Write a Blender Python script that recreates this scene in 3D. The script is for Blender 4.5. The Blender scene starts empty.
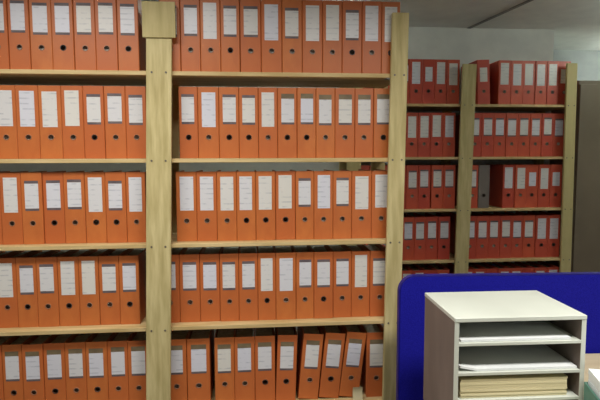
import bpy, bmesh, math, random
from mathutils import Matrix, Vector
random.seed(7)
SC = bpy.context.scene
COL = SC.collection
EYE = 1.51                      # height of the camera above the floor

# ------------------------------------------------------------------ camera
FW = Vector((0.09120255, 0.99230605, -0.0837305)).normalized()
RT = Vector((0.99577598, -0.0917692, -0.00293584)).normalized()
UP = RT.cross(FW).normalized()
FPX = 520.0
cam_d = bpy.data.cameras.new('camera')
cam_d.sensor_width = 36.0
cam_d.lens = FPX / 600.0 * 36.0
cam_d.clip_start = 0.02
cam = bpy.data.objects.new('camera', cam_d)
COL.objects.link(cam)
cam.matrix_world = Matrix(((RT.x, UP.x, -FW.x, 0), (RT.y, UP.y, -FW.y, 0), (RT.z, UP.z, -FW.z, EYE), (0, 0, 0, 1)))
SC.camera = cam

# ------------------------------------------------------------------ world, exposure, ceiling lamps
w = bpy.data.worlds.new('world'); SC.world = w
w.use_nodes = True
w.node_tree.nodes['Background'].inputs[0].default_value = (0.8, 0.85, 0.9, 1)
w.node_tree.nodes['Background'].inputs[1].default_value = 0.02
vs = SC.view_settings
vs.view_transform = 'Standard'; vs.look = 'None'; vs.gamma = 1.0; vs.use_curve_mapping = False
vs.exposure = -0.14

CEIL = EYE + 0.972

def area(name, loc, sx, sy, energy, color, spread):
    d = bpy.data.lights.new(name, 'AREA')
    d.shape = 'RECTANGLE'; d.size = sx; d.size_y = sy
    d.energy = energy; d.color = color; d.spread = math.radians(spread)
    o = bpy.data.objects.new(name, d); COL.objects.link(o)
    o.location = loc
    return o

LAMPS = [((0.95, 0.66), 1.2, 0.3, 42.0), ((-0.75, 1.30), 1.2, 0.3, 30.0)]
for (lx, ly), sx, sy, en in LAMPS:
    area('ceiling_lamp', (lx, ly, CEIL - 0.085), sx, sy, en, (1.0, 0.965, 0.90), 168)

# ------------------------------------------------------------------ helpers: pixel -> place
def ray(x, y):
    return FW * FPX + RT * (x - 300.0) + UP * (200.0 - y)
def onY(x, y, Y):
    d = ray(x, y); p = d * (Y / d.y); return Vector((p.x, p.y, p.z + EYE))
def onZ(x, y, Z):
    d = ray(x, y); p = d * ((Z - EYE) / d.z); return Vector((p.x, p.y, p.z + EYE))

# ------------------------------------------------------------------ helpers: materials
def mat_new(name, rough=0.6, spec=0.4):
    m = bpy.data.materials.new(name); m.use_nodes = True
    nt = m.node_tree; b = nt.nodes['Principled BSDF']
    b.inputs['Roughness'].default_value = rough
    b.inputs['Specular IOR Level'].default_value = spec
    return m, nt, b
def srgb(r, g, b):
    f = lambda c: (c / 255.0 / 12.92) if c / 255.0 <= 0.04045 else ((c / 255.0 + 0.055) / 1.055) ** 2.4
    return (f(r), f(g), f(b), 1.0)
def noise_mat(name, c1, c2, scale=(8, 8, 8), detail=4, rough=0.6, spec=0.4, bump=0.0, nscale=1.0, randmix=None, pos=(0.35, 0.65)):
    m, nt, b = mat_new(name, rough, spec)
    N, L = nt.nodes, nt.links
    tc = N.new('ShaderNodeTexCoord'); mp = N.new('ShaderNodeMapping')
    mp.inputs['Scale'].default_value = scale
    L.new(tc.outputs['Object'], mp.inputs['Vector'])
    vec = mp.outputs['Vector']
    oi = N.new('ShaderNodeObjectInfo')
    add = N.new('ShaderNodeVectorMath'); add.operation = 'ADD'
    mul = N.new('ShaderNodeMath'); mul.operation = 'MULTIPLY'; mul.inputs[1].default_value = 37.0
    L.new(oi.outputs['Random'], mul.inputs[0])
    L.new(vec, add.inputs[0]); L.new(mul.outputs[0], add.inputs[1])
    no = N.new('ShaderNodeTexNoise'); no.inputs['Scale'].default_value = nscale; no.inputs['Detail'].default_value = detail
    L.new(add.outputs[0], no.inputs['Vector'])
    cr = N.new('ShaderNodeValToRGB')
    cr.color_ramp.elements[0].position = pos[0]; cr.color_ramp.elements[0].color = c1
    cr.color_ramp.elements[1].position = pos[1]; cr.color_ramp.elements[1].color = c2
    L.new(no.outputs['Fac'], cr.inputs['Fac'])
    out = cr.outputs['Color']
    if randmix:
        mx = N.new('ShaderNodeMix'); mx.data_type = 'RGBA'
        L.new(oi.outputs['Random'], mx.inputs[0])
        L.new(out, mx.inputs[6]); mx.inputs[7].default_value = randmix
        out = mx.outputs[2]
    L.new(out, b.inputs['Base Color'])
    if bump:
        bp = N.new('ShaderNodeBump'); bp.inputs['Strength'].default_value = bump; bp.inputs['Distance'].default_value = 0.002
        L.new(no.outputs['Fac'], bp.inputs['Height']); L.new(bp.outputs['Normal'], b.inputs['Normal'])
    return m
def label_mat(name, c1, c2, ink):
    """paper with faint rows of illegible grey print"""
    m, nt, b = mat_new(name, 0.32, 0.5)
    N, L = nt.nodes, nt.links
    tc = N.new('ShaderNodeTexCoord'); oi = N.new('ShaderNodeObjectInfo')
    mx = N.new('ShaderNodeMix'); mx.data_type = 'RGBA'
    L.new(oi.outputs['Random'], mx.inputs[0]); mx.inputs[6].default_value = c1; mx.inputs[7].default_value = c2
    wv = N.new('ShaderNodeTexWave'); wv.bands_direction = 'Z'; wv.inputs['Scale'].default_value = 14.0
    wv.inputs['Distortion'].default_value = 0.6
    L.new(tc.outputs['Object'], wv.inputs['Vector'])
    mu = N.new('ShaderNodeMath'); mu.operation = 'MULTIPLY'; mu.inputs[1].default_value = 60.0
    L.new(oi.outputs['Random'], mu.inputs[0])
    ad = N.new('ShaderNodeVectorMath'); ad.operation = 'ADD'
    L.new(tc.outputs['Object'], ad.inputs[0]); L.new(mu.outputs[0], ad.inputs[1])
    no = N.new('ShaderNodeTexNoise'); no.inputs['Scale'].default_value = 30.0
    L.new(ad.outputs[0], no.inputs['Vector'])
    r1 = N.new('ShaderNodeMapRange'); r1.inputs[1].default_value = 0.72; r1.inputs[2].default_value = 0.95
    L.new(wv.outputs['Fac'], r1.inputs[0])
    r2 = N.new('ShaderNodeMapRange'); r2.inputs[1].default_value = 0.46; r2.inputs[2].default_value = 0.62
    L.new(no.outputs['Fac'], r2.inputs[0])
    mm = N.new('ShaderNodeMath'); mm.operation = 'MULTIPLY'
    L.new(r1.outputs[0], mm.inputs[0]); L.new(r2.outputs[0], mm.inputs[1])
    m3 = N.new('ShaderNodeMath'); m3.operation = 'MULTIPLY'; m3.inputs[1].default_value = 0.32
    L.new(mm.outputs[0], m3.inputs[0])
    my = N.new('ShaderNodeMix'); my.data_type = 'RGBA'
    L.new(m3.outputs[0], my.inputs[0]); L.new(mx.outputs[2], my.inputs[6]); my.inputs[7].default_value = ink
    L.new(my.outputs[2], b.inputs['Base Color'])
    return m

M = {}
M['orange'] = noise_mat('binder_orange', srgb(190, 106, 54), srgb(200, 117, 60), (6, 6, 3), 4, 0.42, 0.45, 0.05, 4.0, srgb(190, 102, 54))
M['red'] = noise_mat('binder_red_orange', srgb(194, 84, 58), srgb(204, 92, 62), (6, 6, 3), 4, 0.42, 0.45, 0.05, 4.0, srgb(184, 72, 56))
M['greybinder'] = noise_mat('binder_grey', srgb(112, 104, 100), srgb(126, 118, 112), (6, 6, 3), 4, 0.5, 0.4)
M['paper'] = noise_mat('paper_edges', srgb(205, 200, 188), srgb(228, 224, 214), (60, 60, 2), 2, 0.8, 0.2)
M['sheet'] = noise_mat('white_sheet', srgb(224, 228, 230), srgb(236, 239, 240), (5, 5, 5), 2, 0.6, 0.3)
M['cream'] = noise_mat('cream_paper', srgb(214, 204, 164), srgb(226, 217, 180), (3, 3, 90), 2, 0.7, 0.2, 0.1)
M['label'] = label_mat('spine_label', srgb(218, 220, 232), srgb(222, 220, 214), srgb(120, 130, 150))
M['band'] = noise_mat('label_band', srgb(92, 84, 90), srgb(112, 102, 104), (20, 20, 20), 2, 0.5, 0.4)
M['band_olive'] = noise_mat('label_band_olive', srgb(110, 96, 74), srgb(128, 114, 88), (20, 20, 20), 2, 0.5, 0.4)
M['ring'] = noise_mat('finger_ring_metal', srgb(70, 52, 46), srgb(96, 76, 66), (20, 20, 20), 2, 0.4, 0.5)
M['ring_pale'] = noise_mat('finger_ring_pale', srgb(150, 104, 78), srgb(168, 120, 92), (20, 20, 20), 2, 0.35, 0.6)
M['pine'] = noise_mat('pine_upright', srgb(176, 161, 110), srgb(210, 196, 146), (14, 14, 1.6), 6, 0.62, 0.3, 0.25, 3.0, srgb(194, 181, 128))
M['shelf'] = noise_mat('pine_shelf', srgb(190, 164, 112), srgb(216, 192, 142), (1.5, 14, 14), 5, 0.6, 0.3, 0.2, 3.0)
M['screw'] = noise_mat('screw_steel', srgb(90, 84, 74), srgb(120, 112, 98), (20, 20, 20), 2, 0.4, 0.6)
M['wall'] = noise_mat('wall_paint', srgb(208, 210, 206), srgb(218, 220, 215), (2, 2, 2), 5, 0.9, 0.15, 0.1, 4.0)
M['ceil'] = noise_mat('ceiling_paint', srgb(222, 224, 220), srgb(230, 232, 227), (2, 2, 2), 5, 0.9, 0.15, 0.1, 4.0)
M['wall_dimmed'] = noise_mat('alcove_wall_dimmed', srgb(150, 154, 154), srgb(160, 164, 163), (2, 2, 2), 5, 0.9, 0.15, 0.1, 4.0)  # wall paint greyed: dimmer light on the alcove wall put into its colour
M['floor'] = noise_mat('floor_lino', srgb(84, 80, 76), srgb(100, 95, 88), (4, 4, 4), 6, 0.5, 0.4, 0.0, 6.0)
M['trim'] = noise_mat('ceiling_trim', srgb(132, 134, 132), srgb(146, 148, 145), (3, 3, 3), 2, 0.7, 0.3)
M['blue'] = noise_mat('blue_fabric', srgb(24, 24, 136), srgb(32, 32, 158), (300, 300, 300), 3, 0.95, 0.1, 0.4)
M['bluetrim'] = noise_mat('blue_edge_trim', srgb(24, 20, 110), srgb(34, 28, 128), (20, 20, 20), 2, 0.5, 0.4)
M['white'] = noise_mat('white_melamine', srgb(192, 197, 187), srgb(202, 207, 197), (3, 3, 3), 3, 0.45, 0.4)
M['brownside'] = noise_mat('sorter_side_wood', srgb(118, 106, 99), srgb(142, 128, 119), (40, 6, 2), 5, 0.6, 0.3, 0.1)
M['desk'] = noise_mat('desk_beech', srgb(206, 188, 150), srgb(218, 202, 166), (2, 20, 20), 5, 0.45, 0.4)
M['metal'] = noise_mat('grey_steel', srgb(120, 122, 124), srgb(136, 138, 140), (5, 5, 5), 2, 0.4, 0.5)
M['cabinet'] = noise_mat('cabinet_olive_grey', srgb(112, 101, 84), srgb(124, 112, 94), (2, 2, 2), 3, 0.5, 0.4)
M['teal'] = noise_mat('teal_card', srgb(74, 116, 104), srgb(90, 132, 118), (10, 10, 10), 3, 0.5, 0.4)
M['lampwhite'] = noise_mat('lamp_housing', srgb(228, 228, 226), srgb(236, 236, 234), (3, 3, 3), 2, 0.4, 0.4)
mt, nt_, b_ = mat_new('tube_glow', 0.5, 0.2)
b_.inputs['Emission Color'].default_value = (0.92, 1.0, 0.90, 1); b_.inputs['Emission Strength'].default_value = 72.0
M['tube'] = mt
mt2, nt2_, b2_ = mat_new('tube_glow_fill', 0.5, 0.2)  # weaker glow for the added fill tube hidden behind the front rack
b2_.inputs['Emission Color'].default_value = (0.92, 1.0, 0.90, 1); b2_.inputs['Emission Strength'].default_value = 27.0
M['tube_fill'] = mt2

# ------------------------------------------------------------------ helpers: meshes
def box(bm, x0, x1, y0, y1, z0, z1, sh=0.0, zr=0.0):
    """box; sh shears x with height about zr (a racked upright)"""
    vs_ = []
    for z in (z0, z1):
        for (x, y) in ((x0, y0), (x1, y0), (x1, y1), (x0, y1)):
            vs_.append(bm.verts.new((x + sh * (z - zr), y, z)))
    for f in ((3, 2, 1, 0), (4, 5, 6, 7), (0, 1, 5, 4), (1, 2, 6, 5), (2, 3, 7, 6), (3, 0, 4, 7)):
        bm.faces.new([vs_[i] for i in f])
    return vs_
def bevel(bm, w_, seg=1):
    bmesh.ops.bevel(bm, geom=list(bm.edges), offset=w_, segments=seg, affect='EDGES', profile=0.5)
def mesh(name, bm):
    me = bpy.data.meshes.new(name)
    bmesh.ops.recalc_face_normals(bm, faces=bm.faces)
    bm.to_mesh(me); bm.free(); return me
def link(name, me, material, parent=None, loc=(0, 0, 0), rot=(0, 0, 0)):
    o = bpy.data.objects.new(name, me); COL.objects.link(o)
    if me is not None and material is not None and not me.materials:
        me.materials.append(M[material])
    o.parent = parent; o.location = loc; o.rotation_euler = rot
    return o
def boxobj(name, dims, material, parent=None, bv=0.0, loc=(0, 0, 0), rot=(0, 0, 0), sh=0.0, zr=0.0):
    bm = bmesh.new(); box(bm, *dims, sh=sh, zr=zr)
    if bv: bevel(bm, bv)
    return link(name, mesh(name, bm), material, parent, loc, rot)
def cyl(bm, r, z0, z1, n=12):
    bmesh.ops.create_cone(bm, cap_ends=True, segments=n, radius1=r, radius2=r, depth=z1 - z0, matrix=Matrix.Translation((0, 0, (z0 + z1) / 2)))
def tag(o, label, cat, group=None):
    o['label'] = label; o['category'] = cat
    if group: o['group'] = group
    return o
def thing(name, label, cat, loc=(0, 0, 0), rot=(0, 0, 0), group=None):
    o = bpy.data.objects.new(name, None); COL.objects.link(o)
    o.location = loc; o.rotation_euler = rot; o.empty_display_size = 0.05
    return tag(o, label, cat, group)
def struct(o):
    o['kind'] = 'structure'; return o

# ------------------------------------------------------------------ the room
X0, X1, YB0 = -2.6, 4.4, -2.2
YW, YA, XC = 3.93, 4.66, 2.345        # back wall, deeper alcove wall, the corner between them
struct(boxobj('floor', (X0, X1, YB0, YA + 0.1, -0.08, 0.0), 'floor'))
struct(boxobj('ceiling', (X0, X1, YB0, YA + 0.1, CEIL, CEIL + 0.08), 'ceil'))
struct(boxobj('wall_back', (X0, XC, YW, YA + 0.1, 0, CEIL), 'wall'))
struct(boxobj('wall_alcove', (XC, X1, YA, YA + 0.1, 0, CEIL), 'wall_dimmed'))
struct(boxobj('wall_left', (X0 - 0.1, X0, YB0, YA + 0.1, 0, CEIL), 'wall'))
struct(boxobj('wall_right', (X1, X1 + 0.1, YB0, YA + 0.1, 0, CEIL), 'wall'))
struct(boxobj('wall_front', (X0, X1, YB0 - 0.1, YB0, 0, CEIL), 'wall'))
# thin joint cover running over the ceiling towards the back wall
pa, pb = Vector((1.657, YW)), Vector((1.745, 3.229))
dv = (pb - pa).normalized(); pb = pa + dv * 2.6
bm = bmesh.new(); box(bm, 0, (pb - pa).length, -0.016, 0.016, -0.005, 0.0); bevel(bm, 0.0015)
struct(link('trim_1', mesh('trim_1', bm), 'trim', None, (pa.x + dv.x * 0.003, pa.y + dv.y * 0.003, CEIL), (0, 0, math.atan2(dv.y, dv.x))))

# ------------------------------------------------------------------ racks
PITCH, Z0, TH = 0.37, EYE + 0.362, 0.018
LEVEL = [Z0 - PITCH * k - (0.018 if k == 4 else 0.0) for k in range(6)]
def upright_from_px(parent, xt0, xt1, yt, xb0, xb1, yb, Y, z_top, name='upright', thick=0.022):
    """front board of a rack: its lower and upper ends come from two pixel rows on the rack's front plane"""
    a0, a1 = onY(xt0, yt, Y), onY(xt1, yt, Y); b0, b1 = onY(xb0, yb, Y), onY(xb1, yb, Y)
    wd = ((a1.x - a0.x) + (b1.x - b0.x)) / 2
    ca, cb = (a0.x + a1.x) / 2, (b0.x + b1.x) / 2
    za, zb = a0.z, b0.z
    sh = (ca - cb) / (za - zb)
    o = boxobj(name, (ca - wd / 2, ca + wd / 2, Y, Y + thick, 0.0, z_top), 'pine', parent, 0.002, sh=sh, zr=za)
    xc = lambda z: ca + sh * (z - za)
    return o, xc, wd, sh
sbm = bmesh.new(); cyl(sbm, 0.0045, -0.0012, 0.0012, 10)
SCREW = mesh('screw', sbm)
def screws(up, xc, wd, Y, levels):
    for z in levels:
        zz = z - TH / 2
        for s in (-0.28, 0.28):
            link('screw', SCREW, 'screw', up, (xc(zz) + s * wd, Y - 0.0005, zz), (math.pi / 2, 0, 0))
def bracket_mesh():
    bm = bmesh.new()                    # small angle bracket under a shelf end: wall leaf, shelf leaf, gusset
    box(bm, -0.003, 0.0, 0, 0.04, -0.030, 0.0); box(bm, -0.042, 0.0, 0, 0.05, -0.003, 0.0)
    v = [bm.verts.new(p) for p in ((-0.003, 0.0, -0.026), (-0.038, 0.0, -0.003), (-0.003, 0.0, -0.003), (-0.003, 0.004, -0.026), (-0.038, 0.004, -0.003), (-0.003, 0.004, -0.003))]
    for f in ((0, 1, 2), (5, 4, 3), (0, 3, 4, 1), (1, 4, 5, 2), (2, 5, 3, 0)): bm.faces.new([v[i] for i in f])
    return mesh('bracket', bm)
BRK = bracket_mesh()

YF = 2.283                              # front edge of the front rack's shelves
YS = YF + 0.052                         # binder spines there
POST_T = 0.020
DEPTH = 0.345
front = thing('storage_rack', 'tall pine rack with wide uprights packed with orange binders, behind the blue screen', 'shelving', (0, 0, 0))
ZT = EYE + 0.636
uM, xM, wM, shM = upright_from_px(front, 145.5, 172, 60, 146.5, 170, 372, YF - POST_T, ZT, thick=POST_T)
uR, xR, wR, shR = upright_from_px(front, 391, 409.5, 40, 384.5, 398.5, 372, YF - POST_T, EYE + 0.62, thick=POST_T)
xL = lambda z: xM(z) - 1.055
uL = boxobj('upright', (xL(1.9) - wM / 2, xL(1.9) + wM / 2, YF - POST_T, YF, 0, ZT), 'pine', front, 0.002, sh=shM, zr=1.9)
for u, xc, wd in ((uM, xM, wM), (uR, xR, wR), (uL, xL, wM)):
    screws(u, xc, wd, YF - POST_T, LEVEL)
# the wider splice plate at the head of the middle upright
pl0, pl1 = onY(142.3, 20, YF - POST_T), onY(175.5, 20, YF - POST_T)
zpl = onY(160, 38, YF - POST_T).z
boxobj('splice_plate', (pl0.x, pl1.x, YF - POST_T - 0.009, YF - POST_T, zpl, ZT + 0.004), 'pine', front, 0.0015)
for k, z in enumerate(LEVEL):
    x0, xm, x1 = xL(z) - wM / 2 + 0.004, xM(z), xR(z) + wR / 2 - 0.012
    boxobj('shelf', (x0, xm - 0.0005, YF, YF + DEPTH, z - TH, z), 'shelf', front, 0.0015)
    boxobj('shelf', (xm + 0.0005, x1, YF, YF + DEPTH, z - TH, z), 'shelf', front, 0.0015)
    link('bracket', BRK, 'metal', front, (xR(z) - wR / 2 + 0.028, YF + 0.003, z - TH))
for xc, wd in ((xL, 0.07), (xM, 0.07), (xR, 0.07)):
    boxobj('rear_upright', (xc(1.0) - wd / 2, xc(1.0) + wd / 2, YF + DEPTH, YF + DEPTH + POST_T, 0, ZT), 'pine', front, 0.002, sh=shM, zr=1.0)

YF2 = 3.5684
YS2 = YF2 + 0.04
back = thing('storage_rack', 'narrower pine rack of red-orange binders against the grey back wall', 'shelving', (0, 0, 0))
ZT2 = EYE + 0.64
vM, gM, hM, ss = upright_from_px(back, 463, 477, 66, 455.5, 468.5, 262, YF2 - POST_T, ZT2 - 0.005, thick=POST_T)
vR, gR, hR, ss2 = upright_from_px(back, 567, 578, 66, 561.5, 571, 262, YF2 - POST_T, ZT2 + 0.01, thick=POST_T)
gL = lambda z: gM(z) - 0.80
vL = boxobj('upright', (gL(1.9) - hM / 2, gL(1.9) + hM / 2, YF2 - POST_T, YF2, 0, ZT2), 'pine', back, 0.002, sh=ss, zr=1.9)
for u, xc, wd in ((vM, gM, hM), (vR, gR, hR), (vL, gL, hM)):
    screws(u, xc, wd, YF2 - POST_T, LEVEL)
DEPTH2 = 0.335
for k, z in enumerate(LEVEL):
    boxobj('shelf', (gL(z) - hM / 2 + 0.004, gM(z) - 0.0005, YF2, YF2 + DEPTH2, z - TH, z), 'shelf', back, 0.0015)
    boxobj('shelf', (gM(z) + 0.0005, gR(z) + hR / 2 - 0.01, YF2, YF2 + DEPTH2, z - TH, z), 'shelf', back, 0.0015)
for xc in (gL, gM):
    boxobj('rear_upright', (xc(1.0) - 0.035, xc(1.0) + 0.035, YF2 + DEPTH2, YF2 + DEPTH2 + POST_T, 0, ZT2), 'pine', back, 0.002)
boxobj('rear_upright', (gR(1.0) - 0.06, gR(1.0) + 0.01, YF2 + DEPTH2, YF2 + DEPTH2 + POST_T, 0, ZT2), 'pine', back, 0.002)

# ------------------------------------------------------------------ binders
BW, BH, BD = 0.0845, 0.311, 0.285
HOLE_Z, HOLE_R = 0.295 * BH, 0.0102
def cover_mesh():
    """spine with a real finger hole and chamfered long edges, plus the two boards"""
    bm = bmesh.new(); ch = 0.0025; t = 0.003; hx = BW / 2 - ch
    n = 16
    per = []                                    # 16 points round the spine face, matched to the hole's 16
    za, zb = HOLE_Z - hx, HOLE_Z + hx
    for i in range(n):
        a = 2 * math.pi * i / n; c, s = math.cos(a), math.sin(a); q = 1 / max(abs(c), abs(s))
        per.append((hx * c * q, HOLE_Z + hx * s * q))
    for yy, flip in ((0.0, False), (t, True)):
        P = [bm.verts.new((x, yy, z)) for x, z in per]
        C = [bm.verts.new((HOLE_R * math.cos(2 * math.pi * i / n), yy, HOLE_Z + HOLE_R * math.sin(2 * math.pi * i / n))) for i in range(n)]
        for i in range(n):
            j = (i + 1) % n; bm.faces.new((P[i], P[j], C[j], C[i]))
        # below and above the square round the hole
        lo = [bm.verts.new((-hx, yy, 0)), bm.verts.new((hx, yy, 0))]; hi = [bm.verts.new((-hx, yy, BH)), bm.verts.new((hx, yy, BH))]
        row = sorted([v for v in P if abs(v.co.z - za) < 1e-6], key=lambda v: v.co.x)
        bm.faces.new([lo[0], lo[1]] + row[::-1])
        row = sorted([v for v in P if abs(v.co.z - zb) < 1e-6], key=lambda v: v.co.x)
        bm.faces.new([hi[1], hi[0]] + row)
        if yy == 0.0: C0 = C
        else:
            for i in range(n):
                j = (i + 1) % n; bm.faces.new((C0[i], C0[j], C[j], C[i]))
    for s in (-1, 1):                           # chamfer + board
        pts = [(s * hx, 0), (s * BW / 2, ch), (s * BW / 2, BD), (s * (BW / 2 - t), BD), (s * (BW / 2 - t), t), (s * hx, t)]
        A = [bm.verts.new((x, y, 0)) for x, y in pts]; B = [bm.verts.new((x, y, BH)) for x, y in pts]
        for i in range(6):
            j = (i + 1) % 6
            if i == 5: continue
            bm.faces.new((A[i], A[j], B[j], B[i]))
        bm.faces.new(A[::-1]); bm.faces.new(B)
    # rim strips of the spine top and bottom
    for z in (0, BH):
        v = [bm.verts.new(p) for p in ((-hx, 0, z), (hx, 0, z), (hx, t, z), (-hx, t, z))]; bm.faces.new(v)
    bmesh.ops.remove_doubles(bm, verts=bm.verts, dist=1e-5)
    return mesh('cover', bm)
def ring_mesh():
    bm = bmesh.new(); n = 16
    prof = [(HOLE_R + 0.003, 0.0003), (HOLE_R + 0.002, -0.0014), (HOLE_R, -0.0014), (HOLE_R - 0.001, 0.0003)]
    L_ = [[bm.verts.new((r * math.cos(2 * math.pi * i / n), y, HOLE_Z + r * math.sin(2 * math.pi * i / n))) for i in range(n)] for r, y in prof]
    for a in range(4):
        for i in range(n):
            j = (i + 1) % n; b2 = (a + 1) % 4
            bm.faces.new((L_[a][i], L_[a][j], L_[b2][j], L_[b2][i]))
    return mesh('finger_ring', bm)
def slip(z0, z1, wd, nm):
    bm = bmesh.new(); box(bm, -wd / 2, wd / 2, -0.0008, 0.0002, z0 * BH, z1 * BH); return mesh(nm, bm)
COVER = {c: cover_mesh() for c in ('orange', 'red', 'greybinder')}
RING = {c: ring_mesh() for c in ('ring', 'ring_pale')}
bm = bmesh.new(); box(bm, -BW / 2 + 0.006, BW / 2 - 0.006, 0.05, BD - 0.012, 0.008, BH - 0.022); PAGE_DEEP = mesh('paper_block', bm)
bm = bmesh.new(); box(bm, -BW / 2 + 0.006, BW / 2 - 0.006, 0.019, BD - 0.012, 0.008, BH - 0.022); PAGE_NEAR = mesh('paper_block', bm)
LW = 0.056
LBL = {'P': slip(0.445, 0.93, LW, 'spine_label'), 'B': slip(0.505, 0.85, LW, 'spine_label'), 'C': slip(0.50, 0.835, LW, 'spine_label'), 'S': slip(0.50, 0.82, LW * 0.9, 'spine_label')}
BND = {'B': ((slip(0.852, 0.89, LW, 'label_band'), 'band'), (slip(0.473, 0.503, LW, 'label_band'), 'band')),
       'C': ((slip(0.837, 0.905, LW, 'label_band'), 'band_olive'), (slip(0.47, 0.498, LW, 'label_band'), 'band'))}
KIND = {'P': 'long plain label', 'B': 'dark-banded label', 'C': 'olive-topped label', 'S': 'short white label', 'N': 'no label'}
ORD = ['first', 'second', 'third', 'fourth', 'fifth', 'sixth', 'seventh', 'eighth', 'ninth', 'tenth', 'eleventh', 'twelfth', 'thirteenth']
ROWN = ['top row', 'second row down', 'third row down', 'fourth row down', 'fifth row down']
nb = 0
def binder(xa, xb, Y, z, kind, colour, label, group, lean=0.0):
    """one lever-arch binder between xa and xb on the shelf at height z"""
    global nb
    wd = xb - xa - 0.0012
    t = math.radians(lean); half = wd / 2
    cx = (xa + xb) / 2; z += 0.0007
    if lean > 0:   loc = (xb - half * math.cos(t) , Y, z + half * math.sin(t))
    elif lean < 0: loc = (xa + half * math.cos(t), Y, z - half * math.sin(t))
    else:          loc = (cx, Y + random.uniform(-0.004, 0.004), z)
    r = thing('ring_binder', label, 'binder', loc, (0, t, 0), group)
    r.scale = (wd / BW, 1, 1)
    link('cover', COVER[colour], colour, r)
    pale = random.random() < 0.5
    link('paper_block', PAGE_NEAR if pale else PAGE_DEEP, 'paper', r)
    link('finger_ring', RING['ring_pale' if pale else 'ring'], 'ring_pale' if pale else 'ring', r)
    if kind != 'N':
        lb = link('spine_label', LBL[kind], 'label', r)
        dz = random.uniform(-0.004, 0.004); lb.location = (random.uniform(-0.002, 0.002), 0, dz)
        for me, mt_ in BND.get(kind, ()):
            link('label_band', me, mt_, lb)
    nb += 1
    return r

def row_label(colour, n, side, rack, row, kind):
    return f"{ORD[n]} {colour} binder {side} of {rack} rack's middle upright, {ROWN[row]}, {KIND[kind]}"

GF = 'orange binders on the front rack'
GB = 'red-orange binders on the back rack'
ymid = [35, 120, 207, 292, 372]
LEFT = [
    ([-9, 12, 33, 55, 76.5, 98, 119.5, 140.5], 'BBBBBBB'),
    ([-6, 16, 38.7, 61.5, 83.4, 104.3, 125.7, 146.5], 'PPPPBBB'),
    ([-20, 1, 22, 43, 64, 85, 106, 126.5, 146], 'BPBBBPBP'),
    ([-4, 16.6, 37, 58, 79, 99, 119.5, 139.5], 'PBBPPBB'),
    ([2, 22.7, 43.5, 65, 86, 107.5, 128, 149], 'CCCCCCC')]
for rI, (ed, kinds) in enumerate(LEFT):
    z = LEVEL[rI]
    xs = [onY(e, ymid[rI], YS).x for e in ed]
    while xs[0] - 0.0875 > xL(z) + wM / 2 - 0.03:       # the row goes on to the next upright
        xs.insert(0, xs[0] - 0.0875); kinds = random.choice('BBP' if rI < 4 else 'C') + kinds
    n = len(kinds)
    for i in range(n):
        binder(xs[i], xs[i + 1], YS - (0.036 if rI == 0 else 0), z, kinds[i], 'orange', row_label('orange', n - 1 - i, 'left', 'front', rI, kinds[i]), GF)
MID = [
    ([161, 181.4, 201, 221, 240, 261, 281.5, 301.5, 321.6, 341, 360.4, 379.6, 398], 'BBPBBPBPPBPP'),
    ([178.8, 198, 219, 239, 258.4, 277.6, 297.2, 316, 335, 354.8, 373.7, 393], 'BPBBPCCCCCC'),
    ([176, 196.7, 217, 236.8, 255.8, 275.6, 295.6, 314, 333, 351.6, 371.6, 391], 'PPPPPPBPBPP'),
    ([160, 179.6, 200, 220, 239, 258, 276, 296, 314, 333, 351.6, 370, 389.5], 'BBBBBPPBBBPB')]
for rI, (ed, kinds) in enumerate(MID):
    xs = [onY(e, ymid[rI], YS).x for e in ed]
    for i in range(len(kinds)):
        binder(xs[i], xs[i + 1], YS - (0.036 if rI == 0 else 0), LEVEL[rI], kinds[i], 'orange', row_label('orange', i, 'right', 'front', rI, kinds[i]), GF)
# fifth row: some stand straight, four lean against the last
R5 = [(166, 186.7, 0), (187, 210, 0), (214.5, 234.5, 0), (234.5, 254.8, 0), (254.8, 275.3, 0), (277, 297, 2.0), (302, 322, 5.0), (323.5, 343.5, 6.0), (344.5, 364.2, 7.0), (366.5, 386.5, 0)]
lastx = None
for i, (a, b, ln) in enumerate(R5):
    xa, xb = onY(a, 364, YS).x, onY(b, 364, YS).x
    if ln:
        d = 0.22 * math.sin(math.radians(ln)); xa -= d; xb -= d
    kd = 'C'
    lab = row_label('orange', i, 'right', 'front', 4, kd)
    if ln >= 5: lab = f"{ORD[i]} orange binder right of front rack's middle upright, fifth row down, leaning over"
    binder(xa, xb, YS, LEVEL[4], kd, 'orange', lab, GF, ln)

def centres_to_edges(cs, half=6.25):
    out = []
    for i, c in enumerate(cs):
        a, b = c - half, c + half
        if i > 0: a = max(a, (cs[i - 1] + c) / 2)
        if i < len(cs) - 1: b = min(b, (c + cs[i + 1]) / 2)
        out.append((a, b))
    return out
fy = [82, 135, 186, 237, 285]
FL = [([416.3, 428.7, 440.7, 453.5], 'PSPP'), ([412, 424, 436.5, 449], 'PPPP'), ([412.5, 424, 437.5, 449], 'BBBB'), ([408.5, 419.7, 432, 443.7], 'BBBB'), ([407, 419, 431, 443], 'PPBP')]
for rI, (cs, kinds) in enumerate(FL):
    sp = [(onY(a, fy[rI], YS2).x, onY(b, fy[rI], YS2).x) for a, b in centres_to_edges(cs)]
    z = LEVEL[rI]
    while sp[0][0] - 0.0885 > gL(z) + hM / 2 - 0.02:
        sp.insert(0, (sp[0][0] - 0.0885, sp[0][0])); kinds = 'B' + kinds
    n = len(sp)
    for i, (xa, xb) in enumerate(sp):
        binder(xa, xb, YS2, z, kinds[i], 'red', row_label('red-orange', n - 1 - i, 'left', 'back', rI, kinds[i]), GB)
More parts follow.
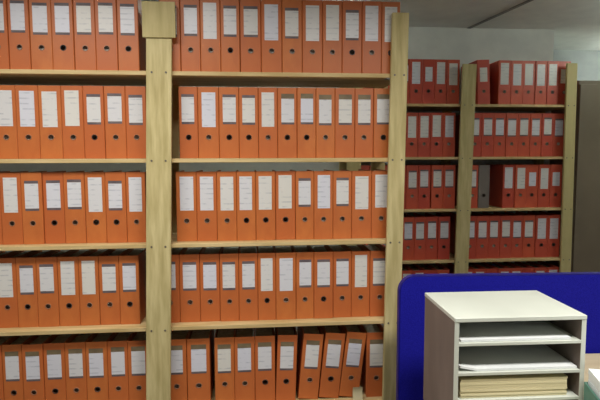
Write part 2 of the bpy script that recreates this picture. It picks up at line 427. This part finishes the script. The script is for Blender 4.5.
FR = [([482.7, 504.7, 516.8, 529.3, 541.3, 552.5, 564.6], 'SPPPPPS'),
      ([475, 487.5, 499.8, 511.7, 524.3, 536, 547.3, 558.6], 'BBBBBBBB'),
      ([473.5, 483.3, 509, 520.5, 532.5, 544, 555.5], 'BNPPSPS'),
      ([470, 482.3, 494, 505.6, 517.2, 529, 541.7, 554], 'BBBBBBPP'),
      ([468, 480, 492, 504, 516, 528, 540, 552], 'PPBPPBPP')]
for rI, (cs, kinds) in enumerate(FR):
    sp = [(onY(a, fy[rI], YS2).x, onY(b, fy[rI], YS2).x) for a, b in centres_to_edges(cs)]
    for i, (xa, xb) in enumerate(sp):
        col = 'red'; ln = 0.0
        lab = row_label('red-orange', i, 'right', 'back', rI, kinds[i])
        if kinds[i] == 'N':
            col = 'greybinder'; lab = 'plain grey binder beside the empty gap on the back rack, third row down'
        if rI == 0 and i == 0:
            ln = -3.0; xa += 0.016; xb += 0.016
            lab = 'red-orange binder tilted towards back rack\'s middle upright, alone beside a gap, top row'
        binder(xa, xb, YS2, LEVEL[rI], kinds[i], col, lab, GB if col == 'red' else None, ln)

# cream paper slip tucked in front of the leaning binders
def curl_sheet(wd, ln, lift, n=10, thick=0.0006):
    """a sheet lying along +y whose far corner lifts"""
    bm = bmesh.new(); G = []
    for zoff in (0.0, thick):
        g = [[bm.verts.new((wd * (i / n - 0.5), ln * (j / n - 0.5), zoff + lift(i / n, j / n))) for j in range(n + 1)] for i in range(n + 1)]
        G.append(g)
        for i in range(n):
            for j in range(n): bm.faces.new((g[i][j], g[i + 1][j], g[i + 1][j + 1], g[i][j + 1]))
    a, b = G
    for i in range(n):
        bm.faces.new((a[i][0], a[i + 1][0], b[i + 1][0], b[i][0])); bm.faces.new((a[i][n], a[i + 1][n], b[i + 1][n], b[i][n]))
        bm.faces.new((a[0][i], a[0][i + 1], b[0][i + 1], b[0][i])); bm.faces.new((a[n][i], a[n][i + 1], b[n][i + 1], b[n][i]))
    return mesh('sheet', bm)
ps = onY(357.5, 395, YF + 0.03)
o = link('paper_slip', curl_sheet(0.046, 0.062, lambda u, v: 0.010 * (v - 0.5) ** 2 * 4 * (1 if v > .5 else .3)), 'cream', None, (ps.x, YF + 0.030, LEVEL[4] + 0.0320), (math.radians(83), 0, 0))
tag(o, 'small cream paper slip standing in front of the leaning binders', 'paper')

# ------------------------------------------------------------------ blue partition screen
YP = 1.90
s0 = onY(399.3, 276, YP); s1x = 2.05
sw = s1x - s0.x; stop = s0.z
SANG = math.radians(-3.0)
scr = thing('partition_screen', 'deep blue fabric office screen with rounded corners behind the paper sorter', 'screen', (s0.x, YP, 0), (0, 0, SANG))
def rounded(bm, x0, x1, z0, z1, r, y0, y1, n=8):
    pts = [(x0, z0), (x1, z0)]
    for i in range(n + 1):
        a = math.pi / 2 * i / n; pts.append((x1 - r + r * math.cos(a), z1 - r + r * math.sin(a)))
    for i in range(n + 1):
        a = math.pi / 2 + math.pi / 2 * i / n; pts.append((x0 + r + r * math.cos(a), z1 - r + r * math.sin(a)))
    A = [bm.verts.new((x, y0, z)) for x, z in pts]; B = [bm.verts.new((x, y1, z)) for x, z in pts]
    bm.faces.new(A); bm.faces.new(B[::-1])
    for i in range(len(pts)):
        j = (i + 1) % len(pts); bm.faces.new((A[i], A[j], B[j], B[i]))
    return pts
bm = bmesh.new(); rounded(bm, 0.006, sw - 0.006, 0.07, stop - 0.006, 0.058, 0.0, 0.034)
link('fabric_panel', mesh('fabric_panel', bm), 'blue', scr)
bm = bmesh.new()                                    # edge trim: a thin band round the outline
def outline(x0, x1, z0, z1, r, n=8):
    p = [(x0, z0)]
    for i in range(n + 1):
        a = math.pi - math.pi / 2 * i / n; p.append((x0 + r + r * math.cos(a), z1 - r + r * math.sin(a)))
    for i in range(n + 1):
        a = math.pi / 2 - math.pi / 2 * i / n; p.append((x1 - r + r * math.cos(a), z1 - r + r * math.sin(a)))
    return p + [(x1, z0)]
oo, ii = outline(0, sw, 0.07, stop, 0.064), outline(0.0055, sw - 0.0055, 0.07, stop - 0.0055, 0.0585)
R_ = [[bm.verts.new((x, y, z)) for x, z in pl] for pl, y in ((oo, 0.004), (oo, 0.030), (ii, 0.030), (ii, 0.004))]
for a in range(4):
    for i in range(len(oo) - 1):
        bm.faces.new((R_[a][i], R_[a][i + 1], R_[(a + 1) % 4][i + 1], R_[(a + 1) % 4][i]))
link('edge_trim', mesh('edge_trim', bm), 'bluetrim', scr)
boxobj('base_rail', (0.0, sw, 0.002, 0.032, 0.04, 0.07), 'bluetrim', scr, 0.003)
for fx in (0.15, sw - 0.15):
    boxobj('foot', (fx - 0.03, fx + 0.03, -0.11, 0.15, 0.0, 0.04), 'metal', scr, 0.006)

# ------------------------------------------------------------------ desk and the pedestal beside it
ZK = EYE - 0.765                       # desk
ZD = EYE - 0.815                       # pedestal
desk = thing('desk', 'beech office desk carrying the teal tray, against the blue screen', 'desk', (0.985, 1.866, 0), (0, 0, SANG))
DW, DD = 1.10, 0.92
boxobj('desk_top', (0.0, DW, -DD, 0, ZK - 0.026, ZK), 'desk', desk, 0.003)
boxobj('modesty_panel', (0.06, DW - 0.06, -0.12, -0.102, 0.25, ZK - 0.026), 'desk', desk, 0.002)
for lx in (0.04, DW - 0.09):
    for ly in (-DD + 0.04, -0.09):
        boxobj('leg', (lx, lx + 0.05, ly, ly + 0.05, 0, ZK - 0.026), 'metal', desk, 0.004)
ped = thing('drawer_pedestal', 'narrow beech drawer pedestal under the white paper sorter', 'drawers', (0.575, 1.635, 0))
boxobj('body', (0, 0.35, -0.58, 0, 0.03, ZD - 0.02), 'desk', ped, 0.002)
boxobj('pedestal_top', (0.0, 0.35, -0.60, 0.0, ZD - 0.02, ZD - 0.0008), 'desk', ped, 0.002)
boxobj('plinth', (0.01, 0.34, -0.56, -0.02, 0, 0.03), 'metal', ped)
for k in range(3):
    d = boxobj('drawer', (0.004, 0.346, -0.598, -0.5805, 0.04 + 0.215 * k, 0.04 + 0.215 * k + 0.21), 'desk', ped, 0.002)
    boxobj('handle', (0.115, 0.235, -0.615, -0.598, 0.145 + 0.215 * k, 0.157 + 0.215 * k), 'metal', d, 0.002)

# ------------------------------------------------------------------ paper sorter
SZ = EYE - 0.45
cen = Vector((0.7516, 1.5003, 0)); SWD, SDP, ang = 0.380, 0.2757, math.radians(-1.5)
st = thing('paper_sorter', 'white open-fronted paper sorter with brown sides standing on the desk', 'paper sorter', (cen.x, cen.y, ZD), (0, 0, ang))
H = SZ - ZD; T = 0.012; hw, hd = SWD / 2, SDP / 2
yf = cen.y - hd
def zpx(py): return onY(520, py, yf).z - ZD
for s in (-1, 1):
    x0, x1 = (-hw, -hw + T) if s < 0 else (hw - T, hw)
    sp_ = boxobj('side_panel', (x0, x1, -hd + 0.002, hd, 0, H - T), 'brownside', st, 0.0008)
    boxobj('edge_band', (x0 - 0.0004, x1 + 0.0004, -hd, -hd + 0.002, 0, H - T), 'white', sp_)
boxobj('top_panel', (-hw - 0.001, hw + 0.001, -hd - 0.002, hd, H - T, H), 'white', st, 0.0012)
boxobj('back_panel', (-hw + T, hw - T, hd - 0.006, hd, 0.0, H - T), 'white', st)
shz = [zpx(342), zpx(371.5), zpx(398.5)]
for z in shz:
    boxobj('shelf', (-hw + T, hw - T, -hd + 0.001, hd - 0.006, z - 0.009, z), 'white', st, 0.0008)
boxobj('bottom_panel', (-hw + T, hw - T, -hd + 0.001, hd - 0.006, 0.0, 0.010), 'white', st, 0.0008)
RZ = Matrix.Rotation(ang, 4, 'Z')
def in_sorter(x, y, z): return Vector((cen.x, cen.y, ZD)) + RZ @ Vector((x, y, z))
iw = SWD - 2 * T
# sheets in the upper slots
for z, wd, dx, curl, lab in ((shz[0], iw * 0.90, -0.008, 0.0, 'few flat white sheets in the topmost slot of the paper sorter'),
                             (shz[1], iw * 0.96, 0.003, 0.010, 'white sheets with a curled corner in the second slot of the paper sorter')):
    lift = lambda u, v, c=curl: c * max(0.0, 1 - u * 7) * max(0.0, 1 - v * 4)
    o = link('paper_sheets', curl_sheet(wd, SDP * 0.9, lift, 14, 0.006), 'sheet', None, in_sorter(dx, -0.004, z + 0.0007), (0, 0, ang))
    tag(o, lab, 'paper')
# the cream ream in the third slot: a pile of sheets slightly out of line
def ream(wd, dp, ht, layers, jit):
    bm = bmesh.new(); h = ht / layers
    for i in range(layers):
        a, b = random.uniform(-jit, jit), random.uniform(-jit, jit)
        box(bm, -wd / 2 + a, wd / 2 + a, -dp / 2 + b, dp / 2 + b, i * h, (i + 1) * h - h * 0.12)
    return mesh('ream', bm)
gap3 = shz[1] - 0.009 - shz[2]
o = link('paper_ream', ream(iw * 0.88, SDP * 0.88, gap3 * 0.80, 9, 0.0012), 'cream', None, in_sorter(-0.010, -0.006, shz[2] + 0.0007), (0, 0, ang))
tag(o, 'thick pile of cream paper filling the third slot of the paper sorter', 'paper')

# ------------------------------------------------------------------ teal tray with papers, beside the sorter
tb = thing('letter_tray', 'teal desk tray beside the paper sorter, topped with pale papers', 'tray', (1.005, 1.149, ZK + 0.0006), (0, 0, math.radians(-17)))
tw, td, th = 0.25, 0.34, 0.125
boxobj('tray_base', (-tw / 2, tw / 2, -td / 2, td / 2, 0.0, 0.006), 'teal', tb, 0.001)
for s in (-1, 1):
    boxobj('tray_side', (s * tw / 2 - 0.003, s * tw / 2 + 0.003, -td / 2, td / 2, 0.0, th), 'teal', tb, 0.0015)
boxobj('tray_back', (-tw / 2, tw / 2, td / 2 - 0.004, td / 2, 0.0, th), 'teal', tb, 0.0015)
boxobj('tray_front', (-tw / 2, tw / 2, -td / 2, -td / 2 + 0.004, 0.0, th * 0.6), 'teal', tb, 0.0015)
o = link('paper_pile', ream(tw - 0.012, td - 0.012, 0.167 - 0.006, 10, 0.001), 'sheet', None, (1.005, 1.149, ZK + 0.0075), (0, 0, math.radians(-17)))
tag(o, 'pile of pale papers lying in the teal desk tray', 'paper')

# ------------------------------------------------------------------ cabinet beside the back rack
cb = thing('tall_cabinet', 'tall dark olive-grey cabinet beside the back rack', 'cabinet', (2.362, 3.60, 0))
CH = EYE + 0.541; CW = 0.9; CD = 0.45
boxobj('body', (0, CW, 0.02, CD, 0.06, CH), 'cabinet', cb, 0.003)
boxobj('plinth', (0.02, CW - 0.02, 0.04, CD - 0.02, 0, 0.06), 'cabinet', cb)
for a, b, hxp in ((0.002, CW / 2 - 0.0015, CW / 2 - 0.05), (CW / 2 + 0.0015, CW - 0.002, CW / 2 + 0.05)):
    d = boxobj('door', (a, b, 0.0, 0.0195, 0.065, CH - 0.03), 'cabinet', cb, 0.002)
    boxobj('handle', (hxp - 0.008, hxp + 0.008, -0.022, 0.0, 1.0, 1.14), 'metal', d, 0.003)

# ------------------------------------------------------------------ lamps
for i, ((lx, ly), sx, sy, en) in enumerate(LAMPS):
    f = thing('ceiling_luminaire', ['white recessed-tube ceiling luminaire above the desk', 'white recessed-tube ceiling luminaire in front of the front rack', 'white recessed-tube ceiling luminaire deep in the office'][i], 'lamp', (lx, ly, CEIL - 0.08))
    boxobj('housing', (-sx / 2 - 0.03, sx / 2 + 0.03, -sy / 2 - 0.03, sy / 2 + 0.03, 0.0, 0.08), 'lampwhite', f, 0.004)
for (bx, by), turn, lab in (((3.36, 4.05), 0, 'bare fluorescent batten lamp on the alcove ceiling'), ((2.75, 2.75), 0, 'added unseen batten lamp over the aisle, brightening the back rack'), ((0.28, 3.27), math.pi / 2, 'added fill batten lamp over the aisle, hidden by the front rack')):  # both aisle battens are unseen extras, added to brighten the back rack
    bt = thing('batten_lamp', lab, 'lamp', (bx, by, CEIL - 0.12), (0, 0, turn))
    boxobj('housing', (-0.03, 0.03, -0.45, 0.45, 0.055, 0.12), 'lampwhite', bt, 0.004)
    bm = bmesh.new(); cyl(bm, 0.014, -0.43, 0.43, 14)
    link('tube', mesh('tube', bm), 'tube_fill' if turn else 'tube', bt, (0, 0, 0.02), (math.pi / 2, 0, 0))
    for s in (-1, 1):
        boxobj('tube_holder', (-0.015, 0.015, s * 0.44 - 0.01, s * 0.44 + 0.01, 0.0, 0.056), 'lampwhite', bt)
print('binders', nb)
